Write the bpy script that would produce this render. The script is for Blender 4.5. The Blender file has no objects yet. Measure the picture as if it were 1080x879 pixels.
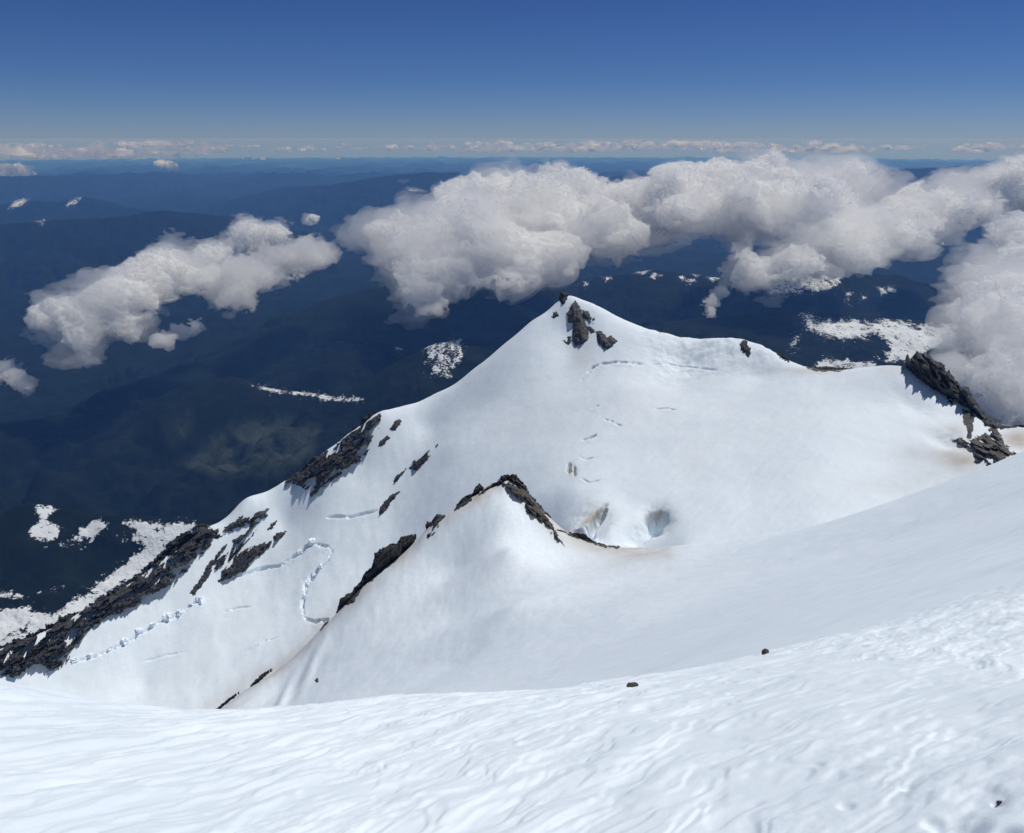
import bpy, math, random
import numpy as np
from mathutils import Vector

random.seed(7)
scene = bpy.context.scene
COL = scene.collection
R = math.radians

# ------------------------------------------------------------------ camera
FPX, CU, CV = 850.0, 540.0, 439.5          # focal length and centre of the photograph, in its own pixels
PITCH = math.atan((CV - 146.0) / FPX)      # true horizon 146 px from the top
cam_d = bpy.data.cameras.new('camera')
cam = bpy.data.objects.new('camera', cam_d)
COL.objects.link(cam)
cam.location = (0, 0, 0)
cam.rotation_euler = (math.pi / 2 - PITCH, 0, 0)
cam_d.sensor_fit = 'HORIZONTAL'
cam_d.sensor_width = 36.0
cam_d.lens = FPX / 1080.0 * 36.0
cam_d.clip_start = 0.3
cam_d.clip_end = 600000.0
scene.camera = cam

# ------------------------------------------------------------------ light
SUN_EL, SUN_AZ = R(65), R(58)              # azimuth to the right of the view direction
sdir = Vector((math.sin(SUN_AZ) * math.cos(SUN_EL), math.cos(SUN_AZ) * math.cos(SUN_EL), math.sin(SUN_EL)))
sun_d = bpy.data.lights.new('sun', 'SUN')
sun_d.energy = 4.2
sun_d.angle = R(0.53)
sun_d.color = (1.0, 0.98, 0.95)
sun = bpy.data.objects.new('sun', sun_d)
COL.objects.link(sun)
sun.rotation_euler = sdir.to_track_quat('Z', 'Y').to_euler()
sun.location = (60, 40, 120)

world = bpy.data.worlds.new('World')
scene.world = world
world.use_nodes = True
wn = world.node_tree
bg = wn.nodes['Background']
sky = wn.nodes.new('ShaderNodeTexSky')
sky.sky_type = 'NISHITA'
sky.sun_disc = False
sky.sun_elevation = SUN_EL
sky.sun_rotation = SUN_AZ
sky.altitude = 3200
sky.air_density = 1.0
sky.dust_density = 0.1
sky.ozone_density = 2.0
# the thin air up here is a deeper blue than the texture's default: tint it by elevation
tc = wn.nodes.new('ShaderNodeTexCoord'); sxyz = wn.nodes.new('ShaderNodeSeparateXYZ')
wn.links.new(tc.outputs['Generated'], sxyz.inputs[0])
ramp = wn.nodes.new('ShaderNodeValToRGB')
el = ramp.color_ramp.elements
el[0].position = 0.0; el[0].color = (0.30, 0.52, 1.0, 1)
el[1].position = 0.16; el[1].color = (0.42, 0.64, 1.12, 1)
for p_, c_ in ((0.095, (0.44, 0.54, 1.0, 1)), (0.102, (0.60, 0.76, 1.18, 1)), (0.26, (0.34, 0.56, 1.04, 1)), (0.7, (0.60, 0.86, 1.06, 1))):
    e_ = el.new(p_); e_.color = c_
zadd = wn.nodes.new('ShaderNodeMath'); zadd.inputs[1].default_value = 0.1
wn.links.new(sxyz.outputs['Z'], zadd.inputs[0]); wn.links.new(zadd.outputs[0], ramp.inputs[0])
mul = wn.nodes.new('ShaderNodeMix'); mul.data_type = 'RGBA'; mul.blend_type = 'MULTIPLY'
mul.inputs[0].default_value = 1.0
wn.links.new(sky.outputs[0], mul.inputs[6]); wn.links.new(ramp.outputs[0], mul.inputs[7])
wn.links.new(mul.outputs[2], bg.inputs[0])
bg.inputs[1].default_value = 0.062

vs = scene.view_settings
scene.display_settings.display_device = 'sRGB'
vs.view_transform = 'Standard'
vs.look = 'None'
vs.gamma = 1.0
vs.use_curve_mapping = False
vs.exposure = -0.40

cy = scene.cycles
cy.use_denoising = True
try:
    cy.denoiser = 'OPENIMAGEDENOISE'
    cy.denoising_input_passes = 'RGB_ALBEDO_NORMAL'
except Exception:
    pass
cy.max_bounces = 20
cy.diffuse_bounces = 12
cy.glossy_bounces = 1
cy.transmission_bounces = 3
cy.volume_bounces = 18
cy.transparent_max_bounces = 48
cy.sample_clamp_indirect = 6.0
cy.use_adaptive_sampling = False

# ------------------------------------------------------------------ picture <-> world helpers
CP, SP = math.cos(PITCH), math.sin(PITCH)

def ray(u, v):
    """world direction through a pixel of the photograph: azimuth and tangent of elevation"""
    a = (np.asarray(u, float) - CU) / FPX
    b = (CV - np.asarray(v, float)) / FPX
    x, y, z = a, CP + b * SP, -SP + b * CP
    h = np.hypot(x, y)
    return np.arctan2(x, y), z / h

def at(u, v, r):
    az, t = ray(u, v)
    return np.stack([r * np.sin(az), r * np.cos(az), r * t], -1)

def project(x, y, z):
    d = y * CP - z * SP
    return CU + FPX * x / d, CV - FPX * (y * SP + z * CP) / d

# ------------------------------------------------------------------ noise
_rng = np.random.RandomState(11)
_PERM = np.concatenate([_rng.permutation(512)] * 3)
_GA = _rng.rand(512) * 2 * math.pi
_GX, _GY = np.cos(_GA).astype(np.float32), np.sin(_GA).astype(np.float32)

def perlin(x, y, seed=0):
    x = x + seed * 37.17; y = y + seed * 91.73
    xf, yf = np.floor(x), np.floor(y)
    xi, yi = xf.astype(np.int64) & 511, yf.astype(np.int64) & 511
    dx, dy = (x - xf).astype(np.float32), (y - yf).astype(np.float32)
    def g(ix, iy, ax, ay):
        h = _PERM[_PERM[ix & 511] + (iy & 511)]
        return _GX[h] * ax + _GY[h] * ay
    u = dx * dx * dx * (dx * (dx * 6 - 15) + 10)
    v = dy * dy * dy * (dy * (dy * 6 - 15) + 10)
    a = g(xi, yi, dx, dy); b = g(xi + 1, yi, dx - 1, dy)
    c = g(xi, yi + 1, dx, dy - 1); d = g(xi + 1, yi + 1, dx - 1, dy - 1)
    return 1.4 * ((a + u * (b - a)) * (1 - v) + (c + u * (d - c)) * v)

def fbm(x, y, octaves=4, seed=0, gain=0.5, lac=2.07, ridged=False):
    s = 0.0; amp = 1.0
    c, sn = math.cos(0.6), math.sin(0.6)
    for k in range(octaves):
        n = perlin(x, y, seed + k * 3)
        if ridged:
            n = 1.0 - 2.0 * np.abs(n)
        s = s + amp * n
        amp *= gain
        x, y = (c * x - sn * y) * lac, (sn * x + c * y) * lac
    return s

def sstep(a, b, x):
    t = np.clip((x - a) / (b - a), 0, 1)
    return t * t * (3 - 2 * t)

def in_poly(px, py, poly):
    """signed distance in pixels to a polygon, positive inside"""
    poly = np.asarray(poly, float)
    d2 = np.full(px.shape, 1e12); ins = np.zeros(px.shape, bool)
    n = len(poly)
    for i in range(n):
        x0, y0 = poly[i]; x1, y1 = poly[(i + 1) % n]
        ex, ey = x1 - x0, y1 - y0
        tt = np.clip(((px - x0) * ex + (py - y0) * ey) / (ex * ex + ey * ey + 1e-9), 0, 1)
        d2 = np.minimum(d2, (px - x0 - tt * ex) ** 2 + (py - y0 - tt * ey) ** 2)
        cross = ((y0 > py) != (y1 > py)) & (px < (x1 - x0) * (py - y0) / (y1 - y0 + 1e-12) + x0)
        ins ^= cross
    d = np.sqrt(d2)
    return np.where(ins, d, -d)

def line_dist(px, py, pts):
    """distance in pixels to a polyline and the side it lies on"""
    d2 = np.full(px.shape, 1e12); side = np.zeros(px.shape); line_dist.s = np.zeros(px.shape)
    seg = [math.hypot(b[0] - a[0], b[1] - a[1]) for a, b in zip(pts[:-1], pts[1:])]; tot = sum(seg); acc = 0.0
    for (x0, y0), (x1, y1), sl_ in zip(pts[:-1], pts[1:], seg):
        ex, ey = x1 - x0, y1 - y0
        tt = np.clip(((px - x0) * ex + (py - y0) * ey) / (ex * ex + ey * ey), 0, 1)
        q = (px - x0 - tt * ex) ** 2 + (py - y0 - tt * ey) ** 2
        m = q < d2
        d2 = np.where(m, q, d2)
        side = np.where(m, np.sign(ex * (py - y0) - ey * (px - x0)), side)
        line_dist.s = np.where(m, (acc + tt * sl_) / tot, line_dist.s)
        acc += sl_
    return np.sqrt(d2), side

# ------------------------------------------------------------------ object helpers
def tag(o, label=None, cat=None, group=None, kind=None):
    if label: o['label'] = label
    if cat: o['category'] = cat
    if group: o['group'] = group
    if kind: o['kind'] = kind
    return o

def link(name, co, faces, mat, parent=None, smooth=True, attrs=None):
    me = bpy.data.meshes.new(name)
    co = np.ascontiguousarray(co, np.float32).reshape(-1, 3)
    faces = np.ascontiguousarray(faces, np.int32)
    n, k = faces.shape
    me.vertices.add(len(co)); me.vertices.foreach_set('co', co.ravel())
    me.loops.add(n * k); me.loops.foreach_set('vertex_index', faces.ravel())
    me.polygons.add(n)
    me.polygons.foreach_set('loop_start', np.arange(0, n * k, k, dtype=np.int32))
    me.polygons.foreach_set('loop_total', np.full(n, k, np.int32))
    me.polygons.foreach_set('use_smooth', np.full(n, smooth, bool))
    for an, av in (attrs or {}).items():
        a = me.attributes.new(an, 'FLOAT', 'POINT')
        a.data.foreach_set('value', np.ascontiguousarray(av, np.float32).ravel())
    me.update(calc_edges=True)
    me.validate()
    me.materials.append(mat)
    o = bpy.data.objects.new(name, me)
    COL.objects.link(o)
    if parent: o.parent = parent
    return o

def grid_faces(ny, nx):
    i = np.arange(ny * nx, dtype=np.int32).reshape(ny, nx)
    return np.stack([i[:-1, :-1], i[:-1, 1:], i[1:, 1:], i[1:, :-1]], -1).reshape(-1, 4)

# ------------------------------------------------------------------ materials
class Nodes:
    def __init__(self, name):
        self.m = bpy.data.materials.new(name); self.m.use_nodes = True
        self.t = self.m.node_tree; self.p = self.t.nodes.get('Principled BSDF'); self.out = self.t.nodes['Material Output']
    def new(self, typ, **kw):
        n = self.t.nodes.new(typ)
        for k, v in kw.items(): setattr(n, k, v)
        return n
    def to(self, a, b): self.t.links.new(a, b)
    def pos(self):
        return self.new('ShaderNodeNewGeometry').outputs['Position']
    def noise(self, scale, detail=4, rough=0.5, vec=None):
        n = self.new('ShaderNodeTexNoise')
        n.inputs['Scale'].default_value = scale; n.inputs['Detail'].default_value = detail; n.inputs['Roughness'].default_value = rough
        self.to(vec if vec is not None else self.pos(), n.inputs['Vector'])
        return n.outputs['Fac']
    def ramp(self, fac, stops):
        n = self.new('ShaderNodeValToRGB')
        e = n.color_ramp.elements
        while len(e) < len(stops): e.new(0.5)
        for el, (p, c) in zip(e, stops):
            el.position = p; el.color = (c[0], c[1], c[2], 1) if hasattr(c, '__len__') else (c, c, c, 1)
        self.to(fac, n.inputs[0]); return n.outputs[0]
    def math(self, op, a, b=None, clamp=False):
        n = self.new('ShaderNodeMath', operation=op, use_clamp=clamp)
        for i, v in enumerate((a, b)):
            if v is None: continue
            if hasattr(v, 'links'): self.to(v, n.inputs[i])
            else: n.inputs[i].default_value = v
        return n.outputs[0]
    def mix(self, fac, a, b):
        n = self.new('ShaderNodeMix', data_type='RGBA')
        for i, v in ((0, fac), (6, a), (7, b)):
            if hasattr(v, 'links'): self.to(v, n.inputs[i])
            elif i == 0: n.inputs[i].default_value = v
            else: n.inputs[i].default_value = (*v, 1)
        return n.outputs[2]
    def attr(self, name):
        return self.new('ShaderNodeAttribute', attribute_name=name).outputs['Fac']
    def bump(self, height, strength, dist, normal=None):
        n = self.new('ShaderNodeBump')
        n.inputs['Strength'].default_value = strength; n.inputs['Distance'].default_value = dist
        self.to(height, n.inputs['Height'])
        if normal is not None: self.to(normal, n.inputs['Normal'])
        return n.outputs[0]
    def scaled(self, sx, sy, sz, rz=0.0):
        n = self.new('ShaderNodeMapping')
        n.inputs['Scale'].default_value = (sx, sy, sz); n.inputs['Rotation'].default_value = (0, 0, rz)
        self.to(self.pos(), n.inputs['Vector']); return n.outputs[0]

SNOW = (0.80, 0.868, 0.905)

def snow_material(name, near):
    k = Nodes(name); p = k.p
    p.inputs['Roughness'].default_value = 0.75
    p.inputs['Specular IOR Level'].default_value = 0.18
    dirt_shade = k.attr('dirt_shade')
    if near:
        var = k.noise(0.5, 5, 0.6)
        base = k.mix(k.ramp(var, [(0.35, 0.0), (0.7, 1.0)]), SNOW, (0.725, 0.79, 0.84))
        speck = k.ramp(k.noise(26.0, 2, 0.5), [(0.74, 0.0), (0.78, 1.0)])
        base = k.mix(k.math('MULTIPLY', speck, 0.10), base, (0.25, 0.24, 0.24))
    else:
        var = k.noise(0.012, 6, 0.6)
        base = k.mix(k.ramp(var, [(0.36, 0.0), (0.66, 1.0)]), SNOW, (0.755, 0.825, 0.875))
        run = k.ramp(k.noise(0.03, 5, 0.6, k.scaled(1.0, 0.16, 0.35, 0.25)), [(0.5, 0.0), (0.72, 1.0)])
        base = k.mix(k.math('MULTIPLY', run, 0.28), base, (0.70, 0.745, 0.775))
    d = k.math('MULTIPLY', dirt_shade, k.ramp(k.noise(0.03 if not near else 0.05, 5, 0.6), [(0.3, 0.45), (0.7, 1.15)]), clamp=True)
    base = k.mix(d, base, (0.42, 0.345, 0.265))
    k.to(base, p.inputs['Base Color'])
    if near:
        b1 = k.bump(k.noise(6.0, 5, 0.6, k.scaled(0.55, 1.6, 1.0, -0.8)), 0.3, 0.02)
        b2 = k.bump(k.noise(60.0, 3, 0.6), 0.35, 0.006, b1)
        k.to(b2, p.inputs['Normal'])
    else:
        b1 = k.bump(k.noise(0.05, 6, 0.58, k.scaled(1.0, 1.6, 1.0, 0.5)), 0.30, 1.7)
        b2 = k.bump(k.noise(0.28, 4, 0.65), 0.35, 0.5, b1)
        k.to(b2, p.inputs['Normal'])
    return k.m

def rock_material(name, dark, lite, snowy=0.62, scale=0.12):
    k = Nodes(name); p = k.p
    p.inputs['Roughness'].default_value = 0.9
    p.inputs['Specular IOR Level'].default_value = 0.15
    n1 = k.noise(scale, 7, 0.68)
    base = k.ramp(n1, [(0.30, dark), (0.52, tuple((a + b) / 2 for a, b in zip(dark, lite))), (0.74, lite)])
    st = k.noise(scale * 2.0, 6, 0.7, k.scaled(3.0, 3.0, 0.45, 0.4))
    base = k.mix(k.ramp(st, [(0.42, 0.55), (0.62, 0.0)]), base, tuple(c * 0.55 for c in dark))
    geo = k.new('ShaderNodeNewGeometry')
    sx = k.new('ShaderNodeSeparateXYZ'); k.to(geo.outputs['Normal'], sx.inputs[0])
    nz = k.math('ADD', sx.outputs['Z'], k.math('MULTIPLY', k.math('SUBTRACT', k.noise(scale * 1.3, 6, 0.65), 0.5), 1.1))
    sn = k.ramp(nz, [(snowy + 0.22, 0.0), (snowy + 0.30, 1.0)])
    base = k.mix(sn, base, SNOW)
    k.to(base, p.inputs['Base Color'])
    k.to(k.bump(k.noise(scale * 4, 7, 0.7), 0.9, 0.25 / scale * 0.5), p.inputs['Normal'])
    return k.m

def hills_material():
    k = Nodes('forested_hills'); p = k.p
    p.inputs['Roughness'].default_value = 0.95
    p.inputs['Specular IOR Level'].default_value = 0.05
    f = k.noise(0.006, 7, 0.7)
    forest = k.ramp(f, [(0.32, (0.003, 0.006, 0.005)), (0.55, (0.007, 0.012, 0.009)), (0.75, (0.015, 0.021, 0.015))])
    mea = k.math('MULTIPLY', k.attr('meadow'), k.ramp(k.noise(0.004, 7, 0.7), [(0.38, 0.0), (0.56, 1.0)]))
    base = k.mix(mea, forest, (0.052, 0.064, 0.048))
    # snow lies where the painted cover beats the broken noise of trees and crags
    br = k.noise(0.017, 9, 0.76, k.scaled(1.0, 0.5, 1.0))
    br2 = k.math('ADD', k.math('MULTIPLY', br, 0.62), k.math('MULTIPLY', k.noise(0.06, 5, 0.7), 0.38))
    s = k.math('ADD', k.attr('snow'), k.math('MULTIPLY', k.math('SUBTRACT', br2, 0.5), 3.8))
    sn = k.ramp(s, [(0.50, 0.0), (0.56, 1.0)])
    base = k.mix(sn, base, (0.70, 0.74, 0.78))
    k.to(base, p.inputs['Base Color'])
    k.to(k.bump(k.noise(0.02, 6, 0.7), 0.8, 25.0), p.inputs['Normal'])
    return k.m

def cloud_material(name, density, cover, g=0.55):
    k = Nodes(name)
    k.t.nodes.remove(k.p)
    v = k.new('ShaderNodeVolumePrincipled')
    v.inputs['Color'].default_value = (1.0, 1.0, 1.0, 1)
    v.inputs['Density'].default_value = density
    v.inputs['Anisotropy'].default_value = g
    k.to(v.outputs[0], k.out.inputs['Volume'])
    tr = k.new('ShaderNodeBsdfTransparent')
    df = k.new('ShaderNodeBsdfDiffuse'); df.inputs['Color'].default_value = (0.99, 0.99, 0.99, 1)
    tl = k.new('ShaderNodeBsdfTranslucent'); tl.inputs['Color'].default_value = (0.99, 0.99, 0.99, 1)
    m1 = k.new('ShaderNodeMixShader'); m1.inputs[0].default_value = 0.5
    k.to(df.outputs[0], m1.inputs[1]); k.to(tl.outputs[0], m1.inputs[2])
    m2 = k.new('ShaderNodeMixShader'); m2.inputs[0].default_value = cover
    k.to(tr.outputs[0], m2.inputs[1]); k.to(m1.outputs[0], m2.inputs[2])
    k.to(m2.outputs[0], k.out.inputs['Surface'])
    return k.m

# ------------------------------------------------------------------ terrain sheets: height over (azimuth, log range), a conformal map of the ground
class Sheet:
    def __init__(self, pts, az0, az1, ncol, lnrs, c=0.012, smooth=1e-5):
        self.ctrl = pts = np.array(pts, float)
        az, t = ray(pts[:, 0], pts[:, 1])
        q = np.stack([az, np.log(pts[:, 2])], 1)
        n = len(q)
        d = np.sqrt(((q[:, None] - q[None]) ** 2).sum(-1) + c * c)
        A = np.zeros((n + 3, n + 3)); A[:n, :n] = d - np.eye(n) * smooth * -1.0
        P = np.concatenate([np.ones((n, 1)), q], 1); A[:n, n:] = P; A[n:, :n] = P.T
        w = np.linalg.solve(A, np.concatenate([t, np.zeros(3)]))
        self.az = np.linspace(az0, az1, ncol); self.ln = np.asarray(lnrs)
        # evaluate on a coarser lattice, then refine bicubically (Catmull-Rom, separable)
        ca = np.linspace(az0, az1, 241); cl = np.linspace(self.ln[0], self.ln[-1], 401)
        T = np.zeros((len(cl), len(ca)))
        for i, l in enumerate(cl):
            dd = np.sqrt((ca[:, None] - q[None, :, 0]) ** 2 + (l - q[None, :, 1]) ** 2 + c * c)
            T[i] = dd @ w[:n] + w[n] + w[n + 1] * ca + w[n + 2] * l
        self.T = self._cub(cl, self.ln) @ T @ self._cub(ca, self.az).T
        self.AZ, self.LN = np.meshgrid(self.az, self.ln)
        self.RR = np.exp(self.LN)
        self.X = self.RR * np.sin(self.AZ); self.Y = self.RR * np.cos(self.AZ); self.Z = self.RR * self.T
    @staticmethod
    def _cub(src, dst):
        n = len(src); h = src[1] - src[0]
        f = np.clip((dst - src[0]) / h, 0, n - 1.000001); i = np.floor(f).astype(int); s = f - i
        M = np.zeros((len(dst), n)); row = np.arange(len(dst))
        w = [(-s + 2 * s**2 - s**3) / 2, (2 - 5 * s**2 + 3 * s**3) / 2, (s + 4 * s**2 - 3 * s**3) / 2, (-s**2 + s**3) / 2]
        for k in range(4):
            np.add.at(M, (row, np.clip(i - 1 + k, 0, n - 1)), w[k])
        return M
    def uv(self):
        return project(self.X, self.Y, self.Z)
    def finish(self):
        self.T = self.Z / self.RR
    def hit(self, u, v, rmin=0.0):
        """range at which the rays through the pixels first meet the sheet (nan where they pass over it) and the crest range behind"""
        shp = np.shape(u)
        az, t = ray(np.ravel(u), np.ravel(v))
        f = np.clip((az - self.az[0]) / (self.az[1] - self.az[0]), 0, len(self.az) - 1.001)
        i = f.astype(int); s = (f - i)[:, None]
        k0 = np.searchsorted(self.ln, math.log(max(rmin, 1e-6)))
        TT = self.T[k0:].T
        out = np.full(len(az), np.nan); cr = np.zeros(len(az))
        for a in range(0, len(az), 3000):
            q = slice(a, a + 3000)
            c = TT[i[q]] * (1 - s[q]) + TT[i[q] + 1] * s[q]
            above = c >= t[q][:, None]
            cr[q] = np.exp(self.ln[k0 + np.argmax(c, 1)])
            j = np.argmax(above, 1); ok = above.any(1); jj = np.maximum(j, 1); n = np.arange(len(j))
            e = np.clip((t[q] - c[n, jj - 1]) / (c[n, jj] - c[n, jj - 1] + 1e-12), 0, 1)
            ln = self.ln[k0 + jj - 1] * (1 - e) + self.ln[k0 + jj] * e
            out[q] = np.where(ok, np.exp(ln), np.nan)
        return out.reshape(shp), cr.reshape(shp)
    def build(self, name, mat, attrs):
        co = np.stack([self.X, self.Y, self.Z], -1).reshape(-1, 3)
        ny, nx = self.X.shape
        f = grid_faces(ny, nx)[:, ::-1]      # normals up (azimuth turns clockwise seen from above)
        return link(name, co, f[:, ::-1], mat, attrs={k: a.ravel() for k, a in attrs.items()})

A0, A1 = -R(43), R(43)

# ---- the slope the photographer stands on and the shoulder and rib it runs into
slope_pts = [
 (-300,1100,2.7),(0,1100,2.6),(540,1100,2.5),(1080,1100,2.4),(1400,1100,2.4),
 (-250,900,4.4),(0,900,4.4),(270,900,4.3),(540,900,4.2),(810,900,4.1),(1130,900,4.0),(1350,880,4.0),
 (-250,790,6.2),(0,805,6.3),(270,812,6.1),(540,808,6.0),(810,790,6.2),(1080,770,6.4),(1350,730,6.6),
 (-250,700,10.5),(-60,712,10.2),(0,722,10),(40,731,9.9),(85,747,9.7),(130,753,9.6),(170,757,9.6),(230,757,9.6),(290,750,9.8),(340,745,10),(400,738,10.3),(470,734,10.7),(540,734,11),(600,729,11.5),(660,716,12.5),
 (-250,740,15),(0,765,14.5),(100,780,14.5),(200,785,14.5),(300,775,15),(400,760,15.5),(500,752,16),(600,742,17),
 (-250,800,30),(0,830,30),(150,830,30),(300,805,30),
 (0,870,80),(150,855,80),(300,815,80),(-250,850,100),(-250,900,300),
 (0,885,220),(150,850,220),(0,890,480),(120,870,480),
 (300,790,170),(300,757,280),(300,728,325),(300,700,350),(300,745,400),(300,800,480),
 (228,752,335),(228,785,290),(228,800,390),(228,830,480),(265,725,342),(340,662,358),(360,642,363),(390,612,370),
 (420,780,40),(420,778,80),(420,765,140),(420,735,215),(420,680,290),(420,632,338),(420,588,374),(420,640,420),(420,720,500),
 (460,549,380),(500,523,386),(480,600,345),(480,650,295),(480,700,230),
 (540,765,25),(540,768,50),(540,750,95),(540,728,140),(540,690,190),(540,640,250),(540,580,325),(540,545,360),(540,507,390),(540,550,425),(540,640,500),
 (520,514,388),(560,524,392),(580,547,394),(600,566,396),(630,576,398),(580,600,330),(580,580,352),
 (660,733,22),(660,735,40),(660,720,78),(660,690,120),(660,650,180),(660,615,265),(660,579,385),(660,605,440),(660,690,520),
 (730,574,370),(730,640,165),(730,600,265),
 (740,706,13.5),(808,690,15.5),(870,676,16.5),(930,664,17.5),(1000,650,18.5),(1080,634,20),
 (810,694,25),(800,684,45),(800,660,80),(800,630,130),(800,600,200),(800,564,330),(800,592,400),(800,665,490),
 (870,553,312),(870,575,380),
 (930,655,30),(930,630,60),(930,602,110),(930,572,180),(930,537,290),(930,562,360),(930,645,460),
 (990,512,272),(1035,494,258),
 (1080,604,40),(1080,562,85),(1080,522,150),(1080,479,240),(1080,502,310),(1080,590,430),
 (1200,585,24),(1200,550,45),(1200,510,90),(1200,465,160),(1200,430,250),(1200,455,330),(1200,560,460),(1400,540,30),(1400,460,100),(1400,390,250),(1400,430,400),
]
lnr = np.concatenate([np.arange(math.log(2.3), math.log(26), 0.0042), np.arange(math.log(26), math.log(530), 0.0066)])
slope_pts = [(u, v, r * (1 + 0.15 * max(0, (540 - u) / 540)) if r < 17 else r) for u, v, r in slope_pts]   # the near slope falls away to the left
slope = Sheet(slope_pts, A0, A1, 1000, lnr, c=0.016)
X, Y, RR = slope.X, slope.Y, slope.RR
near = 1 - sstep(14, 34, RR)
# wind-carved sastrugi: long ridges running up to the right
ca, sa = math.cos(R(47)), math.sin(R(47))
wx = X + 0.10 * fbm(X * 1.1, Y * 1.1, 2, 40); wy = Y + 0.10 * fbm(X * 1.1, Y * 1.1, 2, 50)
sl = wx * ca + wy * sa
sc = 0.66 * (wy - 1.15 * wx + 0.10 * np.clip(wx, -9, 5) ** 2)      # the furrows swing round across the slope
big = fbm(sl * 0.38, sc * 1.25, 3, 1)
tongue = fbm(sl * 0.7, sc * 3.0, 3, 2, 0.5)
fine = fbm(sl * 3.2, sc * 8.0, 3, 3, 0.55)
cut = np.maximum(tongue + 0.1, 0.0) ** 0.8
q_ = fbm(sl * 0.75, sc * 2.4, 3, 31, 0.5)
plates = sstep(-0.16, 0.10, q_) + 0.8 * sstep(0.28, 0.50, q_) + 0.8 * sstep(-0.58, -0.36, q_)
patch = 0.45 + 0.55 * sstep(-0.4, 0.5, fbm(X * 0.22, Y * 0.22, 2, 9))
slope.Z += near * (0.040 * big + 0.024 * plates + patch * (0.036 * cut + 0.005 * fine) + (0.002 + 0.006 * sstep(0.0, 0.5, fbm(X * 0.5, Y * 0.5, 2, 6))) * fbm(X * 6, Y * 8, 3, 5, 0.55))
# lip of the roll-over, shoulder drifts
mid = sstep(20, 60, RR)
slope.Z += mid * RR * 0.0022 * fbm(X / 38, Y / 38, 4, 20) + mid * RR * 0.00055 * fbm(X / 5.5, Y / 9.0, 3, 22)
U, V = slope.uv()
# boot holes by the photographer's feet
for (u, v, rad, dep) in ((1015, 874, 26, .10), (985, 868, 12, .05), (1066, 880, 18, .08), (955, 830, 8, .03), (1052, 848, 6, .03), (893, 850, 9, .03)):
    slope.Z -= dep * np.exp(-(((U - u) / rad) ** 2 + ((V - v) / (rad * 0.45)) ** 2) ** 1.6) * (RR < 9)
# fluted runnels low on the rib
for (u, v) in ((300, 735), (328, 705)):
    q = (U - u) + (V - v) * 0.45
    slope.Z += 1.6 * np.exp(-(q / 5) ** 2) * np.exp(-((V - v) / 24) ** 2) * (RR > 100)
slope.finish()
U, V = slope.uv()
dirt_s = np.zeros_like(RR)
far = RR > 60
for pl, w, a in (([(228, 752), (300, 700), (340, 662), (400, 606), (460, 552), (500, 524)], 10, 0.30), ([(505, 520), (540, 505), (560, 525), (590, 562), (650, 580), (700, 580)], 12, 0.42)):
    d, s_ = line_dist(U, V, pl)
    dirt_s += a * np.exp(-(d / w) ** 2) * far
dirt_s += 0.10 * np.exp(-(((U - 620) / 90) ** 2 + ((V - 600) / 22) ** 2)) * far
slope.build('snow_slope', snow_material('near_snow', True), {'dirt_shade': dirt_s * 1.5})
o = bpy.data.objects['snow_slope']; tag(o, 'wind-carved snow slope in front running down to a smooth rib and shoulder', 'snow slope', kind='structure')

# ---- the snow peak with its crater bowl and left-hand glacier
crest_l = [(560,339,925),(530,365,918),(500,390,912),(460,415,905),(430,427,898),(400,435,892),(370,456,886),(340,478,881),(300,508,876),(260,526,869),(240,545,863),(215,558,858),(170,590,850),(130,620,840),(90,643,830),(45,666,820),(0,685,810),(-60,718,800),(-200,790,780)]
crest_r = [(597,313,938),(606,314,936),(625,321,930),(640,328,922),(665,340,912),(700,351,897),(730,357,885),(760,356,872),(790,360,860),(815,370,840),(835,381,818),(855,388,803),(880,391,800),(910,388,797),(940,386,792),(958,389,785),(977,403,776),(996,415,769),(1010,423,764),(1026,433,758),(1040,444,755),(1060,449,752),(1085,452,748),(1160,462,735),(1350,480,720)]
mnt_pts = crest_l + crest_r
for (u, v, r) in crest_l + crest_r:
    steep = 1.15 if u < 597 else 0.75
    az, t = ray(u, v)
    for f in (1.045, 1.16):
        zz = r * float(t) - (r * f - r) * steep
        tt = zz / (r * f)
        # pixel row of that tangent at that azimuth
        x, y = math.sin(float(az)), math.cos(float(az))
        pu, pv = project(x, y, tt)
        mnt_pts.append((float(pu), float(pv), r * f))
mnt_pts += [
 (597,345,907),(600,370,880),(560,600,600),(470,640,640),(470,560,706),
 (450,450,868),(430,500,820),(420,550,770),(410,600,720),(380,640,684),(340,680,655),(280,740,625),(240,780,606),
 (380,490,850),(360,540,810),(340,590,772),(310,640,735),(260,690,704),(200,740,676),(120,790,655),
 (300,550,845),(270,590,816),(230,620,798),(180,650,788),(120,690,772),(60,720,768),(0,752,757),(150,720,742),(60,770,722),(-150,820,740),
 (932,425,735),(940,460,683),(945,490,642),(945,520,600),(950,560,552),(975,426,737),(985,450,703),(1002,466,680),(1000,490,645),(1000,520,602),(1010,440,733),(1030,470,676),(1042,490,642),(1060,470,690),(1085,476,686),(1045,520,598),(1090,520,588),(1200,500,630),(1350,560,570)]
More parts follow.
